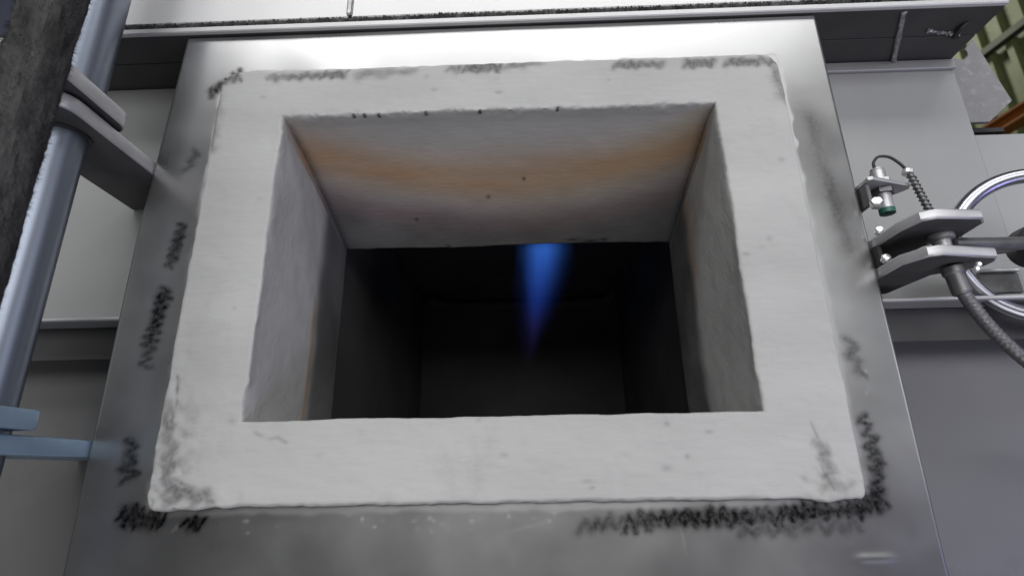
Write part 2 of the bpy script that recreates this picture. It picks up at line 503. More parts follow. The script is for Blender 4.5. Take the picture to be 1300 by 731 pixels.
def build_block():
    prof = [(0, 0.0135), (0, 0.008), (0.001, 0.004), (0.012, 0.0015), (0.03, 0.0003)]
    prof += [(s, 0.0) for s in np.linspace(0.05, 0.965, 60)]
    prof += [(0.985, 0.0006), (0.996, 0.002), (1.0, 0.005)]
    prof += [(1.0, y) for y in np.linspace(0.008, 0.25, 88)] + [(0.985, 0.2512), (0.9, 0.2515), (0.5, 0.2515), (0.0, 0.2515)]
    V, F, pr = ring(prof, (-0.25, 0.25, 0.0, H_OPEN), (-0.3315, 0.3315, -0.078, 0.413), 340, 250)
    s, y = pr[:, 0], pr[:, 1]
    p = V.copy()
    n = lambda f, k: vnoise(p, f, k)
    # ceiling of the throat curves down
    V[:, 2] *= np.where(y > 0.006, 1 - drop(y) / H_OPEN, 1)
    front = (s < 0.999) & (s > 0.02) & (y < 0.05)
    back = (y > 0.2511)
    out_ = (s < 0.9) & ~back
    for sx in (-1, 1):
        for zc, sz, rr in ((0.413, 1, 0.022), (-0.078, -1, 0.008)):
            ux, uz = sx * V[:, 0] - (0.3315 - rr), sz * V[:, 2] - (sz * zc - rr)
            k = out_ & (ux > 0) & (uz > 0)
            d = np.hypot(ux, uz)
            m_ = np.maximum(ux, uz)
            f = np.where(k, m_ / np.maximum(d, 1e-9), 1)
            V[:, 0] = np.where(k, sx * (0.3315 - rr + ux * f), V[:, 0])
            V[:, 2] = np.where(k, sz * (sz * zc - rr + uz * f), V[:, 2])
    p = V.copy()
    p[:, 2] = np.where(y > 0.006, p[:, 2] / (1 - drop(y) / H_OPEN), p[:, 2])
    top_in = np.exp(-((1 - s) / 0.06) ** 2) * np.clip(1 - y / 0.02, 0, 1) * (p[:, 2] > 0.30)
    rag = n(55, 1) * 0.5 + n(130, 2) * 0.35 + n(300, 3) * 0.25
    V[:, 2] += top_in * (rag * 0.0034 - 0.0006)
    V[:, 1] += top_in * np.clip(rag, -0.2, 1) * 0.003
    side_in = np.exp(-((1 - s) / 0.05) ** 2) * np.clip(1 - y / 0.02, 0, 1) * (p[:, 2] <= 0.33) * (p[:, 2] > 0.005)
    V[:, 0] += side_in * (n(40, 4) * 0.0022 + n(120, 5) * 0.0010)
    low_in = np.exp(-((1 - s) / 0.05) ** 2) * np.clip(1 - y / 0.02, 0, 1) * (p[:, 2] <= 0.005)
    V[:, 2] += low_in * (n(30, 6) * 0.0012 + n(120, 6) * 0.0005)
    # trowelled front
    q = p * np.array([0.35, 1, 1])
    V[:, 1] += front * (vnoise(p, 6, 7) * 0.0016 + vnoise(q, 40, 8) * 0.0006 + n(110, 9) * 0.0003 + vnoise(p * np.array([0.25, 1, 1]), 210, 33) * 0.00022)
    duct = (s > 0.98) & (y > 0.003)
    V[:, 0] += duct * (vnoise(p, 9, 10) * 0.0022 + n(60, 11) * 0.0005) * np.clip(y / 0.03, 0, 1)
    V[:, 2] += duct * (vnoise(p, 9, 12) * 0.0016 + n(60, 13) * 0.0005) * np.clip(y / 0.03, 0, 1)
    # outer edge: crumbly, broken lumps at the two lower corners
    oe = np.exp(-(s / 0.08) ** 2)
    V[:, 2] += oe * (n(60, 14) * 0.0012 + n(150, 15) * 0.0007)
    V[:, 0] += oe * (n(50, 16) * 0.0014 + n(160, 17) * 0.0006)
    for cx, cz, rx, rz, am in ((-0.318, -0.055, 0.026, 0.05, 1.0), (-0.29, -0.074, 0.05, 0.012, 0.9), (0.305, -0.066, 0.03, 0.014, 0.8), (0.30, -0.045, 0.010, 0.03, 0.5), (-0.322, 0.02, 0.014, 0.05, 0.5), (0.327, 0.05, 0.01, 0.03, 0.4), (-0.326, 0.395, 0.012, 0.014, 0.5)):
        g = np.exp(-((p[:, 0] - cx) / rx) ** 2 - ((p[:, 2] - cz) / rz) ** 2) * (s < 0.9) * am
        V[:, 1] += g * (np.abs(n(70, 18)) * -0.003 + n(180, 19) * 0.0018 + 0.0006)
        V[:, 2] += g * n(90, 20) * 0.001
    # plaster lip bulging over the plate
    lip = np.exp(-((p[:, 0] - 0.30) / 0.022) ** 2 - ((p[:, 2] + 0.08) / 0.01) ** 2) + np.exp(-((p[:, 0] + 0.30) / 0.03) ** 2 - ((p[:, 2] + 0.08) / 0.01) ** 2)
    V[:, 2] -= lip * (s < 0.4) * (0.0015 + 0.002 * np.abs(n(80, 22)))
    soot = strokes(p[:, 0], p[:, 2], BLOCK_SOOT, np.random.default_rng(8)) * front * 0.74
    # pin holes along the upper inner edge and specks on the face
    r = np.random.default_rng(4)
    for cx in (-0.168, -0.155, -0.138, -0.083, -0.02, 0.07):
        soot = np.maximum(soot, np.exp(-((p[:, 0] - cx) / 0.0022) ** 2) * (s > 0.97) * (y < 0.006) * (p[:, 2] > 0.3) * 0.95)
    for k in range(46):
        cx, cz = r.uniform(-0.32, 0.32), r.uniform(-0.07, 0.41)
        w = r.uniform(0.0012, 0.003)
        soot = np.maximum(soot, front * np.exp(-((p[:, 0] - cx) / (w * r.uniform(0.8, 2.4))) ** 2 - ((p[:, 2] - cz) / w) ** 2) * r.uniform(0.05, 0.28))
    grime = np.exp(-((p[:, 0] + 0.31) / 0.02) ** 2) * np.clip((0.05 - p[:, 2]) / 0.08, 0, 1) * np.clip(n(120, 24) + 0.2, 0, 1) * 0.5 * front
    soot = np.maximum(soot, grime)
    # hairline cracks by the lower corners and on the sill
    for pts in (((-0.322, 0.045), (-0.318, 0.02), (-0.321, 0.0), (-0.314, -0.025), (-0.316, -0.045), (-0.307, -0.062)), ((-0.316, -0.045), (-0.302, -0.056), (-0.288, -0.06), (-0.272, -0.068)),
                ((-0.235, -0.012), (-0.222, -0.018), (-0.214, -0.016), (-0.204, -0.022)), ((0.292, -0.012), (0.297, -0.03), (0.294, -0.05), (0.301, -0.07)), ((-0.328, 0.37), (-0.33, 0.34), (-0.327, 0.30))):
        for (ax_, az_), (bx_, bz_) in zip(pts, pts[1:]):
            L2 = (bx_ - ax_) ** 2 + (bz_ - az_) ** 2
            tt = np.clip(((p[:, 0] - ax_) * (bx_ - ax_) + (p[:, 2] - az_) * (bz_ - az_)) / L2, 0, 1)
            dd = np.hypot(p[:, 0] - ax_ - tt * (bx_ - ax_), p[:, 2] - az_ - tt * (bz_ - az_))
            g = front * np.exp(-(dd / 0.0016) ** 2) * np.clip(0.6 + n(140, 34), 0, 1)
            soot = np.maximum(soot, g * 0.5)
            V[:, 1] += g * 0.0009
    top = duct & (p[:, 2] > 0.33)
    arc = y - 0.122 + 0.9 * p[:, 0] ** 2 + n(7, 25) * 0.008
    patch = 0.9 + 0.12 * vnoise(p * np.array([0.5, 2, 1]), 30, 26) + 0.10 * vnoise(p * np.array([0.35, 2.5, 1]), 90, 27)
    glow_tint = np.where(top, np.exp(-(arc / 0.046) ** 2), duct * np.where(p[:, 0] < 0, np.exp(-((y - 0.149) / 0.005) ** 2) * np.clip((0.2 - p[:, 2]) / 0.04, 0, 1) * 1.0, np.exp(-((y - 0.15) / 0.02) ** 2) * np.clip((p[:, 2] - 0.15) / 0.08, 0, 1) * 0.6)) * patch  # brown glow and orange fringes painted into the throat colour
    flush = np.where(top, np.exp(-((arc - 0.085) / 0.028) ** 2), 0) * patch  # purple end of the painted glow, further in
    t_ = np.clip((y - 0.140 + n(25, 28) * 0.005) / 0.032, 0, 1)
    dshade = np.where(duct & ~top, t_ * t_ * (3 - 2 * t_), 0) * (0.92 + 0.1 * n(25, 30))
    dshade = np.maximum(dshade, np.where(top, np.clip((arc - 0.0) / 0.11, 0, 1) ** 1.2 * (0.85 + 0.15 * n(22, 29)), 0))  # light falloff with depth painted into the throat ceiling colour
    # dark line down the inner corners of the throat
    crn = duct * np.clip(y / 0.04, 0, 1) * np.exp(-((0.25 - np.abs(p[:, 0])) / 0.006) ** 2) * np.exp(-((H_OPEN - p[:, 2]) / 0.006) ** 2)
    soot = np.maximum(soot, crn * 0.45)  # dark corner line carried in the same layer as the soot
    for cx, yy, rx in ((0.103, 0.243, 0.010), (0.13, 0.246, 0.012), (0.15, 0.244, 0.006), (-0.09, 0.246, 0.004), (-0.02, 0.15, 0.003), (0.03, 0.12, 0.0025), (-0.13, 0.19, 0.003)):
        soot = np.maximum(soot, top * np.exp(-((p[:, 0] - cx) / rx) ** 2 - ((y - yy) / 0.003) ** 2) * 0.85)
    c01 = lambda a: np.clip(a, 0, 1)
    o = raw('refractory_block', V, F, M['block'], smooth=True, attrs={'soot': c01(soot), 'glow_tint': c01(glow_tint) * 0.9, 'flush': c01(flush) * 0.75, 'depth_shade': c01(dshade) * 0.95})
    o.data.set_sharp_from_angle(angle=math.radians(60))
    return o

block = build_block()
tag(block, 'pale cast refractory frame around the dark rectangular opening, chipped at its lower corners', 'refractory block')

# ---------------------------------------------------------------- combustion chamber
chamber = empty('combustion_chamber', (0.02, 0.6, -0.25))
tag(chamber, kind='structure')
def chamber_part(name, bm):
    return under(obj(name, bm, M['chamber_side' if name == 'side_wall' else 'chamber'], smooth=True), chamber)
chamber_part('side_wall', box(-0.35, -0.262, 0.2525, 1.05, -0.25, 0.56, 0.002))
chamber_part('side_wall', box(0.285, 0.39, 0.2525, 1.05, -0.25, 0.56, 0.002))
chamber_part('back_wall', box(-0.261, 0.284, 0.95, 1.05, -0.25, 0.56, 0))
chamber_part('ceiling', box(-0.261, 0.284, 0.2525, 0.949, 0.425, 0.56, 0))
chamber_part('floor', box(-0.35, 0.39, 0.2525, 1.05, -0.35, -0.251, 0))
# rounded cement fillet where ceiling, back wall and side walls meet, and a narrow pier on the back wall
fp = smooth_path([(-0.238, 0.90, 0.415), (-0.225, 0.925, 0.402), (-0.19, 0.94, 0.394), (-0.1, 0.944, 0.393), (0.15, 0.944, 0.394), (0.235, 0.94, 0.395), (0.262, 0.925, 0.404), (0.278, 0.90, 0.417)], 8)
chamber_part('fillet', tube(fp, 0.016, 12))

# burner nozzle in the chamber roof with the flame below it
nz = obj('burner_nozzle', lathe([(0.03, 0.0), (0.034, -0.004), (0.034, -0.008), (0.022, -0.012), (0.016, -0.012), (0.014, -0.002)], (0.068, 0.55, 0.4245), (0, 0, 1)), M['dark'], smooth=True)
tag(nz, 'dark burner nozzle in the chamber roof above the blue flame', 'burner nozzle')

def build_flame():
    L = 0.275
    prof = [(0.062, 0.0)] + [(0.062 + 0.006 * math.sin(t * 3.1) - 0.058 * max(0, t - 0.45) ** 1.5 / 0.55 ** 1.5, -L * t) for t in np.linspace(0.03, 1, 24)]
    bm = lathe(prof, (0, 0, 0), (0, 0, 1), 32)
    for v in bm.verts:
        t = -v.co.z / L
        v.co.x += -0.034 * t ** 1.3 + 0.004 * math.sin(t * 7)
    m = bpy.data.materials.new('blue_flame_gas')
    m.use_nodes = True
    n, Lk = m.node_tree.nodes, m.node_tree.links
    n.remove(n['Principled BSDF'])
    out = n['Material Output']
    tc = n.new('ShaderNodeTexCoord')
    sep = n.new('ShaderNodeSeparateXYZ')
    Lk.new(tc.outputs['Object'], sep.inputs[0])
    def math_(op, a, b=None, c=None, clamp=False):
        k = n.new('ShaderNodeMath')
        k.operation = op
        k.use_clamp = clamp
        for i, v in enumerate((a, b, c)):
            if v is None:
                continue
            if isinstance(v, (int, float)):
                k.inputs[i].default_value = v
            else:
                Lk.new(v, k.inputs[i])
        return k.outputs[0]
    t = math_('MULTIPLY', sep.outputs['Z'], -1 / L, clamp=True)
    cx = math_('MULTIPLY', math_('POWER', t, 1.2), -0.044)
    noi = n.new('ShaderNodeTexNoise')
    noi.inputs['Scale'].default_value = 34
    mpn = n.new('ShaderNodeMapping')
    mpn.inputs['Scale'].default_value = (1, 1, 0.16)
    Lk.new(tc.outputs['Object'], mpn.inputs[0])
    Lk.new(mpn.outputs[0], noi.inputs['Vector'])
    wob = math_('MULTIPLY', math_('SUBTRACT', noi.outputs['Fac'], 0.5), 0.03)
    dx = math_('ADD', math_('SUBTRACT', sep.outputs['X'], cx), wob)
    r2 = math_('ADD', math_('POWER', math_('ABSOLUTE', dx), 2.0), math_('POWER', math_('ABSOLUTE', sep.outputs['Y']), 2.0))
    rad = math_('SQRT', r2)
    Rz = math_('SUBTRACT', 0.038, math_('MULTIPLY', math_('POWER', t, 1.5), 0.032))
    q = math_('DIVIDE', rad, Rz)
    core = math_('POWER', 2.71828, math_('MULTIPLY', math_('POWER', q, 2.0), -1.35))
    fade = math_('POWER', math_('SUBTRACT', 1.0, t, clamp=True), 1.25)
    dens = math_('MULTIPLY', core, fade)
    ramp = n.new('ShaderNodeValToRGB')
    ramp.color_ramp.elements[0].position = 0.0
    ramp.color_ramp.elements[0].color = (0.045, 0.19, 0.78, 1)
    ramp.color_ramp.elements[1].position = 0.85
    ramp.color_ramp.elements[1].color = (0.14, 0.09, 0.42, 1)
    e = ramp.color_ramp.elements.new(0.5)
    e.color = (0.03, 0.09, 0.62, 1)
    Lk.new(t, ramp.inputs[0])
    em = n.new('ShaderNodeEmission')
    Lk.new(ramp.outputs[0], em.inputs['Color'])
    Lk.new(math_('MULTIPLY', math_('MULTIPLY', dens, math_('ADD', 0.2, math_('MULTIPLY', noi.outputs['Fac'], 1.5))), 10.5), em.inputs['Strength'])
    Lk.new(em.outputs[0], out.inputs['Volume'])
    o = obj('flame', bm, m)
    o.location = (0.070, 0.55, 0.412)
    return o
flame = build_flame()
tag(flame, 'blue gas flame tapering downward inside the dark opening', 'flame')

# ---------------------------------------------------------------- furnace casing
casing = empty('furnace_casing', (0, 0.11, -0.6))
tag(casing, kind='structure')
def cpart(name, bm, m='casing', smooth=False):
    return under(obj(name, bm, M[m], smooth=smooth), casing)
cpart('left_panel', box(-0.66, -0.36, 0.105, 0.125, 0.128, 0.478, 0.001))
cpart('lower_panel', box(-0.66, -0.36, 0.106, 0.125, -0.7, 0.1265, 0.001), 'lower_grey')
cpart('right_panel', box(0.36, 0.625, 0.105, 0.125, 0.128, 0.478, 0.001))
cpart('right_panel', box(0.6265, 1.3, 0.108, 0.125, 0.128, 0.362, 0.001))
cpart('lower_panel', box(0.36, 1.3, 0.107, 0.125, -0.7, 0.1265, 0.001), 'lower')
cpart('top_strip', box(0.36, 0.625, 0.099, 0.1045, 0.4635, 0.478, 0.001))
cpart('lower_panel', box(-0.40, 0.40, 0.107, 0.125, -0.7, -0.27, 0.001), 'lower')

# rope gasket and upper casing
def rough_rod(p0, p1, r, amp, n, seg=14, seed=1):
    pts = [Vector(p0).lerp(Vector(p1), i / n) for i in range(n + 1)]
    tab = np.random.default_rng(seed).normal(0, 1, (n + 1, seg))
    return tube(pts, r, seg, rfn=lambda i, k: 1 + amp * tab[i, k])
upper = empty('upper_casing', (0, 0.05, 0.489))
def upart(name, bm, m):
    return under(obj(name, bm, M[m], smooth=True), upper)
upart('panel', box(-0.53, -0.190, 0.012, 0.11, 0.5015, 0.95, 0.0015), 'white_casing')
upart('panel', box(-0.186, 0.62, 0.012, 0.11, 0.5015, 0.95, 0.0015), 'white_casing')
upart('seam', box(-0.192, -0.184, 0.009, 0.014, 0.504, 0.95, 0.002), 'weld')
tag(upper, 'pale upper furnace casing above the top flange and its dark gasket', 'casing')
gk = empty('gasket', (0, 0.0, 0.481))
under(obj('rope', rough_rod((-0.53, 0.016, 0.4938), (0.618, 0.016, 0.4938), 0.0074, 0.16, 620, 12), M['rope']), gk)
gk_f = bmesh.new()
for k in range(1700):
    x = random.uniform(-0.52, 0.615)
    if vnoise(np.array([[x, 0, 0]]), 14, 3)[0] < random.uniform(-0.6, 0.5):
        continue
    a = random.uniform(math.radians(70), math.radians(280))
    p = Vector((x, 0.016 + math.cos(a) * 0.0068, 0.4938 + math.sin(a) * 0.0068))
    d = Vector((random.uniform(-0.5, 0.5), math.cos(a), math.sin(a) + 0.2)).normalized() * random.uniform(0.0015, 0.0045)
    vs = [gk_f.verts.new(p + Vector((-0.0005, 0, 0))), gk_f.verts.new(p + Vector((0.0005, 0, 0))), gk_f.verts.new(p + d)]
    gk_f.faces.new(vs)
under(tag(obj('fibre_fuzz', gk_f, M['rope']), kind='stuff'), gk)
tag(gk, 'dark frayed fibre rope gasket squeezed above the top flange', 'gasket')

# ---------------------------------------------------------------- top flange
tf = empty('top_flange', (0, 0.05, 0.466))
def tpart(name, bm, m, smooth=True):
    return under(obj(name, bm, M[m], smooth=smooth), tf)
tpart('edge_strip', box(-0.535, 0.623, 0.003, 0.0095, 0.4783, 0.4865, 0.0012), 'edge')
tpart('flange_plate', box(-0.61, 0.623, 0.0097, 0.056, 0.4790, 0.4863, 0.0005), 'flange_shade')
tpart('flange_plate', box(-0.61, 0.623, 0.0575, 0.125, 0.4790, 0.4863, 0.0005), 'flange_shade')
wb = rough_rod((0.502, 0.012, 0.4780), (0.543, 0.101, 0.4765), 0.0034, 0.09, 46, 12, 4)
tpart('weld_bead', wb, 'weld')
tpart('weld_spot', lathe([(0.0045, 0), (0.004, -0.003), (0.001, -0.0042)], (0.5435, 0.100, 0.4775)), 'weld')
tpart('weld_bead', rough_rod((0.552, 0.045, 0.4787), (0.60, 0.055, 0.4787), 0.0022, 0.4, 30, 8, 9), 'weld')
# lifting eye bent under the corner of the flange
tpart('lifting_eye', tube(smooth_path([(0.596, 0.034, 0.4790), (0.590, 0.040, 0.4750), (0.592, 0.052, 0.4735), (0.600, 0.060, 0.4785)], 8), 0.003, 12), 'dark')
tag(tf, 'long grey steel flange with dark underside running across above the plate', 'flange')

# ---------------------------------------------------------------- mid rails left and right of the plate
for x0, x1, side in ((-0.66, -0.396, 'left of the plate, behind the bluish pole'), (0.396, 1.3, 'right of the plate, behind the handwheel')):
    r = empty('casing_rail', ((x0 + x1) / 2, 0.08, 0.11))
    under(obj('rail_edge', box(x0, x1, 0.028, 0.034, 0.1130, 0.1165, 0.0010), M['edge'], smooth=True), r)
    under(obj('rail_web', box(x0, x1, 0.0342, 0.1045, 0.1134, 0.1160, 0.0005), M['flange'], smooth=True), r)
    under(obj('rail_shade_strip', box(x0, x1, 0.060, 0.066, 0.076, 0.1132, 0.0008), M['flange_shade'], smooth=True), r)  # dark strip added to stand for the shade under the rail
    tag(r, 'thin horizontal steel rail on the casing ' + side, 'rail', 'horizontal rails on the casing')

# ---------------------------------------------------------------- left hinge: pole, lugs, knuckles
def tongue(xa, xb, ya, yb, r=None, both=False, n=12):
    """plan outline with a rounded front end (and back end when both)"""
    r = r or (xb - xa) * 0.42
    pts = []
    def arc(cx, cy, a0, a1):
        for i in range(n + 1):
            a = math.radians(a0 + (a1 - a0) * i / n)
            pts.append((cx + r * math.cos(a), cy + r * math.sin(a)))
    arc(xa + r, ya + r, 180, 270)
    arc(xb - r, ya + r, 270, 360)
    if both:
        arc(xb - r, yb - r, 0, 90)
        arc(xa + r, yb - r, 90, 180)
    else:
        pts += [(xb, yb), (xa, yb)]
    return pts
PX, PY = -0.443, -0.066
pole = empty('hinge_pole', (PX, PY, -0.3))
under(obj('tube', tube([(PX, PY, z) for z in np.linspace(-0.3, 0.9, 8)], 0.0215, 40), M['pole'], smooth=True), pole)
under(obj('knuckle_tube', lathe([(0.0217, 0), (0.027, 0), (0.027, 0.56), (0.0217, 0.56)], (PX - 0.001, PY, 0.3225), seg=40), M['pole'], smooth=True), pole)
under(obj('gap_shade_ring', lathe([(0.0217, 0), (0.0255, 0), (0.0255, 0.003), (0.0217, 0.003)], (PX, PY, 0.2808), seg=40), M['rubber'], smooth=True), pole)  # added black ring standing in for the dark gap at the lug
tag(pole, 'thick polished steel hinge pole standing upright left of the plate', 'pole')
for z, z2, lab, lab2, hi in ((0.284, 0.300, 'upper grey hinge lug on the upper left edge of the plate', 'rounded hinge leaf lying on the upper left lug', 1), (-0.031, -0.0145, 'lower hinge lug low on the left edge of the plate', 'short hinge leaf lying on the lower left lug', 0)):
    l = obj('hinge_lug', prism(tongue(-0.488, -0.402 if hi else -0.4055, -0.122, 0.1035, 0.028 if hi else 0.010), z, z2, 'z', 0.002, 3), M['lug' if hi else 'lug_blue'], smooth=True)
    tag(l, lab, 'hinge lug', 'lugs carrying the hinge pole')
    k = empty('hinge_leaf', (-0.43, -0.1, z2 + 0.004))
    under(obj('leaf', prism(tongue(-0.486, -0.395 if hi else -0.398, -0.160, -0.037 if hi else -0.056, 0.018 if hi else 0.008, True), z2 + 0.004, z2 + 0.021, 'z', 0.002, 3), M['lug' if hi else 'lug_blue'], smooth=True), k)
    if hi:
        under(obj('bolt', lathe([(0.005, 0), (0.005, 0.006), (0.003, 0.008)], (-0.414, 0.0, z2 - 0.002)), M['dark'], smooth=True), l)
    tag(k, lab2, 'hinge leaf', 'leaves on the hinge pole')

# lagged pipe, near the camera on the left
def lagged_pipe():
    root = empty('lagged_pipe', (-0.3485, -0.2, -0.35))
    n, seg, r = 260, 40, 0.0205
    z = np.linspace(-0.35, 0.62, n + 1)
    P3 = np.array([[math.cos(2 * math.pi * k / seg) * 0.03, math.sin(2 * math.pi * k / seg) * 0.03, zz] for zz in z for k in range(seg)])
    d = (vnoise(P3, 60, 1) * 0.05 + vnoise(P3 * np.array([1, 1, 0.4]), 160, 2) * 0.06 + vnoise(P3, 420, 3) * 0.04).reshape(n + 1, seg)
    under(obj('wrap', tube([(-0.3485, -0.2, zz) for zz in z], r, seg, rfn=lambda i, k: 1 + d[i, k]), M['wrap'], smooth=False), root)
    bm = bmesh.new()
    for k in range(15000):
        a, zz = random.uniform(0, 2 * math.pi), random.uniform(-0.1, 0.55)
        p = Vector((-0.3485 + math.cos(a) * r * 0.98, -0.2 + math.sin(a) * r * 0.98, zz))
        dd = Vector((math.cos(a) * 0.7 + random.gauss(0, 0.25), math.sin(a) * 0.7 + random.gauss(0, 0.25), random.gauss(-0.2, 0.7))).normalized() * random.uniform(0.002, 0.0058)
        w = Vector((-math.sin(a), math.cos(a), 0)) * 0.0003
        bm.faces.new([bm.verts.new(p - w), bm.verts.new(p + w), bm.verts.new(p + dd)])
    under(tag(obj('fibre_fuzz', bm, M['fibre']), kind='stuff'), root)
    tag(root, 'black fuzzy fibre wrapped pipe close by at the far left, before the pole', 'lagged pipe')
lagged_pipe()

# ---------------------------------------------------------------- right clamp, handwheel, hoses
clamp = empty('clamp_bracket', (0.42, 0.0, 0.15))
up = [(0.3955, 0.09), (0.3955, -0.030), (0.402, -0.054), (0.414, -0.060), (0.458, -0.056), (0.467, -0.046), (0.470, -0.010), (0.448, 0.012), (0.44, 0.09)]
lo = [(0.3955, 0.075), (0.3955, -0.022), (0.408, -0.044), (0.42, -0.048), (0.478, -0.036), (0.484, -0.026), (0.484, -0.012), (0.47, 0.0), (0.448, 0.012), (0.44, 0.075)]
under(obj('upper_jaw', prism(up, 0.1665, 0.177, 'z', 0.0022, 3), M['lug'], smooth=True), clamp)
under(obj('lower_jaw', prism(lo, 0.1345, 0.1455, 'z', 0.0022, 3), M['lug'], smooth=True), clamp)
under(obj('web', box(0.396, 0.400, 0.005, 0.074, 0.1456, 0.1664, 0.0005), M['scale']), clamp)  # shade between the jaws put into the steel colour
under(obj('pivot_pin', lathe([(0.012, 0), (0.012, 0.003), (0.008, 0.005), (0.008, 0.014), (0.012, 0.016), (0.012, 0.0205)], (0.444, -0.018, 0.1456)), M['lug'], smooth=True), clamp)
for z in (0.178, 0.147):
    under(obj('bolt', lathe([(0.0045, -0.004), (0.0045, 0.001), (0.003, 0.003), (0.001, 0.0035)], (0.397, -0.002, z + 0.003), (-0.3, -1, 0.2), 16), M['bolt'], smooth=True), clamp)
tag(clamp, 'two jaw steel clamp bracket on the right edge of the plate', 'clamp')

hw = empty('handwheel', (0.577, 0.022, 0.170))
wc, WR = Vector((0.577, 0.022, 0.170)), 0.0775
wn = Vector((-0.25, -1, -0.12)).normalized()
ws = Vector((0, 0, 1)).cross(wn).normalized()
wu = wn.cross(ws)
rim = [wc + ws * (math.cos(a) * WR) + wu * (math.sin(a) * WR) for a in np.linspace(0, 2 * math.pi, 96, endpoint=False)]
under(obj('rim', tube(rim, 0.0080, 20, closed=True), M['chrome'], smooth=True), hw)
for a in (math.radians(60), math.radians(180), math.radians(300)):
    under(obj('spoke', tube([wc + (ws * math.cos(a) + wu * math.sin(a)) * t for t in (0.015, 0.04, WR - 0.005)], 0.0062, 14), M['lug_dark'], smooth=True), hw)
under(obj('hub', lathe([(0.021, -0.02), (0.023, -0.016), (0.023, 0.008), (0.018, 0.014), (0.012, 0.016)], wc, wn, 28), M['dark'], smooth=True), hw)
tag(hw, 'round chrome handwheel with dark hub at the right edge of the photo', 'handwheel')
rod = obj('spindle', tube([(0.452, -0.02, 0.1555), (0.50, -0.012, 0.158), (0.556, 0.010, 0.167)], 0.007, 16), M['lug_dark'], smooth=True)
tag(rod, 'dark spindle running from the clamp jaws to the wheel hub', 'spindle')

hp = smooth_path([(0.447, -0.018, 0.131), (0.446, -0.02, 0.118), (0.452, -0.02, 0.098), (0.465, -0.02, 0.07), (0.485, -0.02, 0.042), (0.52, -0.018, 0.008), (0.58, -0.01, -0.03), (0.68, 0.02, -0.05)], 36)
hose = empty('braided_hose', (0.447, -0.018, 0.131))
under(obj('sheath', tube(hp, 0.0060, 18, rfn=lambda i, k: 1 + 0.03 * math.sin(i * 1.25 + k * 2 * math.pi / 18 * 3) + 0.025 * math.sin(i * 1.25 - k * 2 * math.pi / 18 * 3)), M['braid'], smooth=True), hose)
under(obj('ferrule', lathe([(0.010, 0), (0.010, -0.006), (0.0085, -0.008), (0.0085, -0.026), (0.007, -0.028)], (0.447, -0.018, 0.1316), (-0.08, 0.05, 1), 24), M['lug_dark'], smooth=True), hose)
tag(hose, 'dark braided hose curving down from under the clamp jaws', 'hose')
for p in ((0.4585, -0.036, 0.1285), (0.4545, -0.037, 0.1235)):
    under(obj('screw', lathe([(0.0028, -0.003), (0.0028, 0), (0.0015, 0.0015)], p, (-0.2, -1, 0), 12), M['bolt'], smooth=True), clamp)

for o in COL.objects:
    if o.type == 'MESH' and o.name.split('.')[0] in ('hinge_lug', 'leaf', 'upper_jaw', 'lower_jaw', 'shelf') and M['lug_blue'] not in o.data.materials[:]:
        o.data.materials.append(M['scale'])  # flat faces take the painted shade tone
        for f in o.data.polygons:
            if abs(f.normal.z) > 0.97:
                f.material_index = 1

# proximity sensor on its angle bracket
sb = empty('sensor_bracket', (0.42, 0.0, 0.24))
under(obj('shelf', prism([(0.3955, 0.06), (0.3955, -0.006), (0.400, -0.008), (0.450, 0.010), (0.453, 0.016), (0.425, 0.06)], 0.2370, 0.2415, 'z', 0.0008), M['lug'], smooth=True), sb)
under(obj('foot', box(0.3956, 0.400, 0.0, 0.0295, 0.212, 0.2368, 0.0008), M['lug_dark'], smooth=True), sb)
under(obj('bolt', lathe([(0.0065, -0.006), (0.0065, 0.0), (0.005, 0.002), (0.002, 0.0025)], (0.4005, -0.004, 0.213), (-0.35, -1, 0.25), 6), M['bolt'], smooth=True), sb)
tag(sb, 'small steel angle bracket holding the green tipped sensor', 'bracket')
sn = empty('proximity_sensor', (0.4215, 0.004, 0.21))
SX, SY = 0.4230, 0.016
under(obj('barrel', lathe([(0.0078, 0), (0.0078, 0.045), (0.0065, 0.047)], (SX, SY, 0.2135)), M['lug'], smooth=True), sn)
under(obj('nut', lathe([(0.0115, 0), (0.0115, 0.006)], (SX, SY, 0.2308), seg=6), M['lug_dark']), sn)
under(obj('nut', lathe([(0.0115, 0), (0.0115, 0.006)], (SX, SY, 0.2416), seg=6), M['lug']), sn)
under(obj('tip', lathe([(0.004, -0.0065), (0.0078, -0.0055), (0.0080, 0.0)], (SX, SY, 0.2134)), M['green'], smooth=True), sn)
under(obj('cap', lathe([(0.0068, 0), (0.0068, 0.0015), (0.003, 0.003)], (SX, SY, 0.2606)), M['lug'], smooth=True), sn)
tag(sn, 'small metal proximity sensor with green tip in its bracket', 'sensor')
cb = empty('sensor_cable', (SX, SY, 0.266))
under(obj('wire', tube(smooth_path([(SX - 0.002, SY, 0.265), (SX - 0.001, SY, 0.272), (SX + 0.006, SY, 0.2785), (SX + 0.016, SY - 0.002, 0.2765), (SX + 0.024, SY - 0.004, 0.267), (SX + 0.0275, SY - 0.006, 0.258)], 8), 0.0016, 10), M['rubber'], smooth=True), cb)
under(obj('connector', lathe([(0.003, -0.004), (0.0058, -0.003), (0.0058, 0.001), (0.003, 0.004)], (SX + 0.028, SY - 0.007, 0.2545), (0.3, 0, 1)), M['bolt'], smooth=True), cb)
sp = [(SX + 0.029 + 0.004 * t, SY - 0.008 - 0.012 * t, 0.25 - 0.068 * t) for t in np.linspace(0, 1, 8)]
under(obj('lead', tube(sp, 0.0032, 12), M['lug_dark'], smooth=True), cb)
coil = []
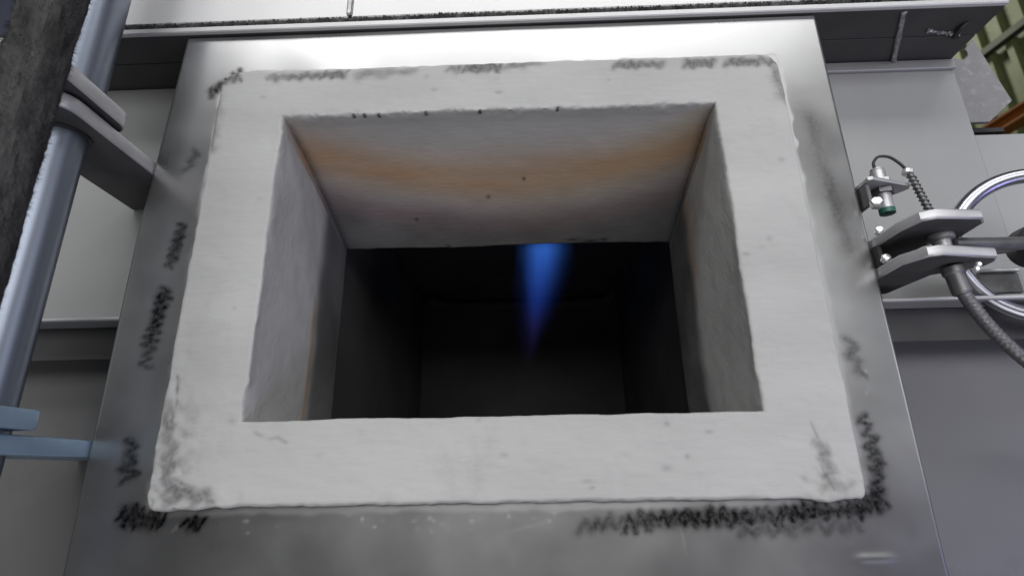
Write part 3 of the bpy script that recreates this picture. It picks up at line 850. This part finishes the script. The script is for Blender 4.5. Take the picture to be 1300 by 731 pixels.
for i in range(12 * 13 + 1):
    t = i / (12 * 13)
    a = i / 12 * 2 * math.pi
    c = Vector(sp[0]).lerp(Vector(sp[-1]), t)
    coil.append(c + Vector((math.cos(a) * 0.0037, math.sin(a) * 0.0037, 0)))
under(obj('coil_spring', tube(coil, 0.0009, 6), M['lug_dark'], smooth=True), cb)
tag(cb, 'thin black sensor cable looping over into a coil spring sheath', 'cable')

# small catch plate on the casing behind the wheel
cp = empty('catch_plate', (0.578, 0.09, 0.14))
under(obj('plate', box(0.552, 0.598, 0.078, 0.084, 0.134, 0.158, 0.001), M['tag'], smooth=True), cp)
under(obj('top_edge', box(0.553, 0.597, 0.074, 0.1045, 0.1585, 0.1625, 0.001), M['bolt'], smooth=True), cp)
tag(cp, 'small bright edged catch plate on the casing behind the handwheel', 'catch plate')

# ---------------------------------------------------------------- far right: hanging plate, cladding, crane beam
gp = [(0.628, 0.395), (0.672, 0.395), (0.712, 0.428), (0.688, 0.535)]
cxn, czn, rn = 0.662, 0.512, 0.012
gp += [(0.672, 0.518)] + [(cxn + rn * math.cos(a), czn + rn * math.sin(a)) for a in np.linspace(math.radians(30), math.radians(-170), 9)] + [(0.628, 0.486)]
hp_ = obj('end_plate', prism(gp, 0.128, 0.134, 'y', 0.0008), M['tag'])
tag(hp_, 'grey speckled end plate with clipped corner beside the green cladding', 'end plate')
bar = obj('strap_bar', box(0.63, 0.70, 0.14, 0.15, 0.386, 0.394, 0.001), M['dark'])
tag(bar, 'short black bar under the speckled end plate', 'bar')

Q = Vector((4.981, 4.375, 0))
wv, nv = Vector((-0.162, 0.987, 0)), Vector((0.987, 0.162, 0))
def onwall(u, off, z):
    return Q + wv * u - nv * off + Vector((0, 0, z))
clad = empty('sheet_cladding', onwall(0, 0, 0))
def sheet(u0, nrib, z0, z1):
    bm = bmesh.new()
    pr = []
    p = 0.22
    for i in range(nrib):
        b = u0 + i * p
        pr += [(b, 0.0), (b + p * 0.60, 0.0), (b + p * 0.66, 0.07), (b + p * 0.94, 0.07)]
    pr.append((u0 + nrib * p - 0.004, 0.0))
    lo_ = [bm.verts.new(onwall(u, o, z0)) for u, o in pr]
    hi_ = [bm.verts.new(onwall(u, o, z1)) for u, o in pr]
    for i in range(len(pr) - 1):
        bm.faces.new((lo_[i], lo_[i + 1], hi_[i + 1], hi_[i]))
    return bm
for i in range(-4, 5):
    under(obj('cladding_sheet', sheet(i * 0.88, 4, -1.2, 4.02), M['cladding']), clad)
    under(obj('cladding_sheet', sheet(i * 0.88 + 0.05, 4, 4.06, 7.5), M['cladding']), clad)
def wallbox(u0, u1, o0, o1, z0, z1):
    bm = bmesh.new()
    vs = [bm.verts.new(onwall(u, o, z)) for z in (z0, z1) for u, o in ((u0, o0), (u1, o0), (u1, o1), (u0, o1))]
    for f in ((0, 1, 2, 3), (7, 6, 5, 4), (0, 4, 5, 1), (1, 5, 6, 2), (2, 6, 7, 3), (3, 7, 4, 0)):
        bm.faces.new([vs[i] for i in f])
    return bm
under(obj('girt', wallbox(-4, 4, 0.075, 0.15, 3.98, 4.05), M['girt']), clad)
under(obj('girt', wallbox(-4, 4, 0.075, 0.15, 2.2, 2.3), M['girt']), clad)
tag(clad, 'olive green corrugated sheet cladding far behind at the upper right', 'cladding')
cr = empty('crane_beam', onwall(-0.6, 1.0, 2.6))
under(obj('top_flange', wallbox(-4, 4, 0.93, 1.07, 2.70, 2.72), M['orange']), cr)
under(obj('web', wallbox(-4, 4, 0.99, 1.01, 2.62, 2.6995), M['orange']), cr)
under(obj('bottom_flange', wallbox(-4, 4, 0.93, 1.07, 2.60, 2.6195), M['orange']), cr)
tag(cr, 'orange painted steel beam in front of the green cladding', 'beam')
tr = empty('cable_tray', onwall(-0.9, 0.75, 2.45))
under(obj('rail', wallbox(-4, 4, 0.86, 0.88, 2.42, 2.47), M['dark']), tr)
under(obj('rail', wallbox(-4, 4, 0.60, 0.62, 2.42, 2.47), M['dark']), tr)
for i in range(-12, 6):
    under(obj('rung', wallbox(i * 0.25, i * 0.25 + 0.03, 0.621, 0.859, 2.43, 2.45), M['girt']), tr)
tag(tr, 'dark ladder cable tray below the orange beam', 'cable tray')

hw2 = bmesh.new()
box(-6, -1.2, 2.5, 2.7, -1.2, 7.5, 0, hw2)
tag(obj('hall_wall', hw2, M['hall']), kind='structure')
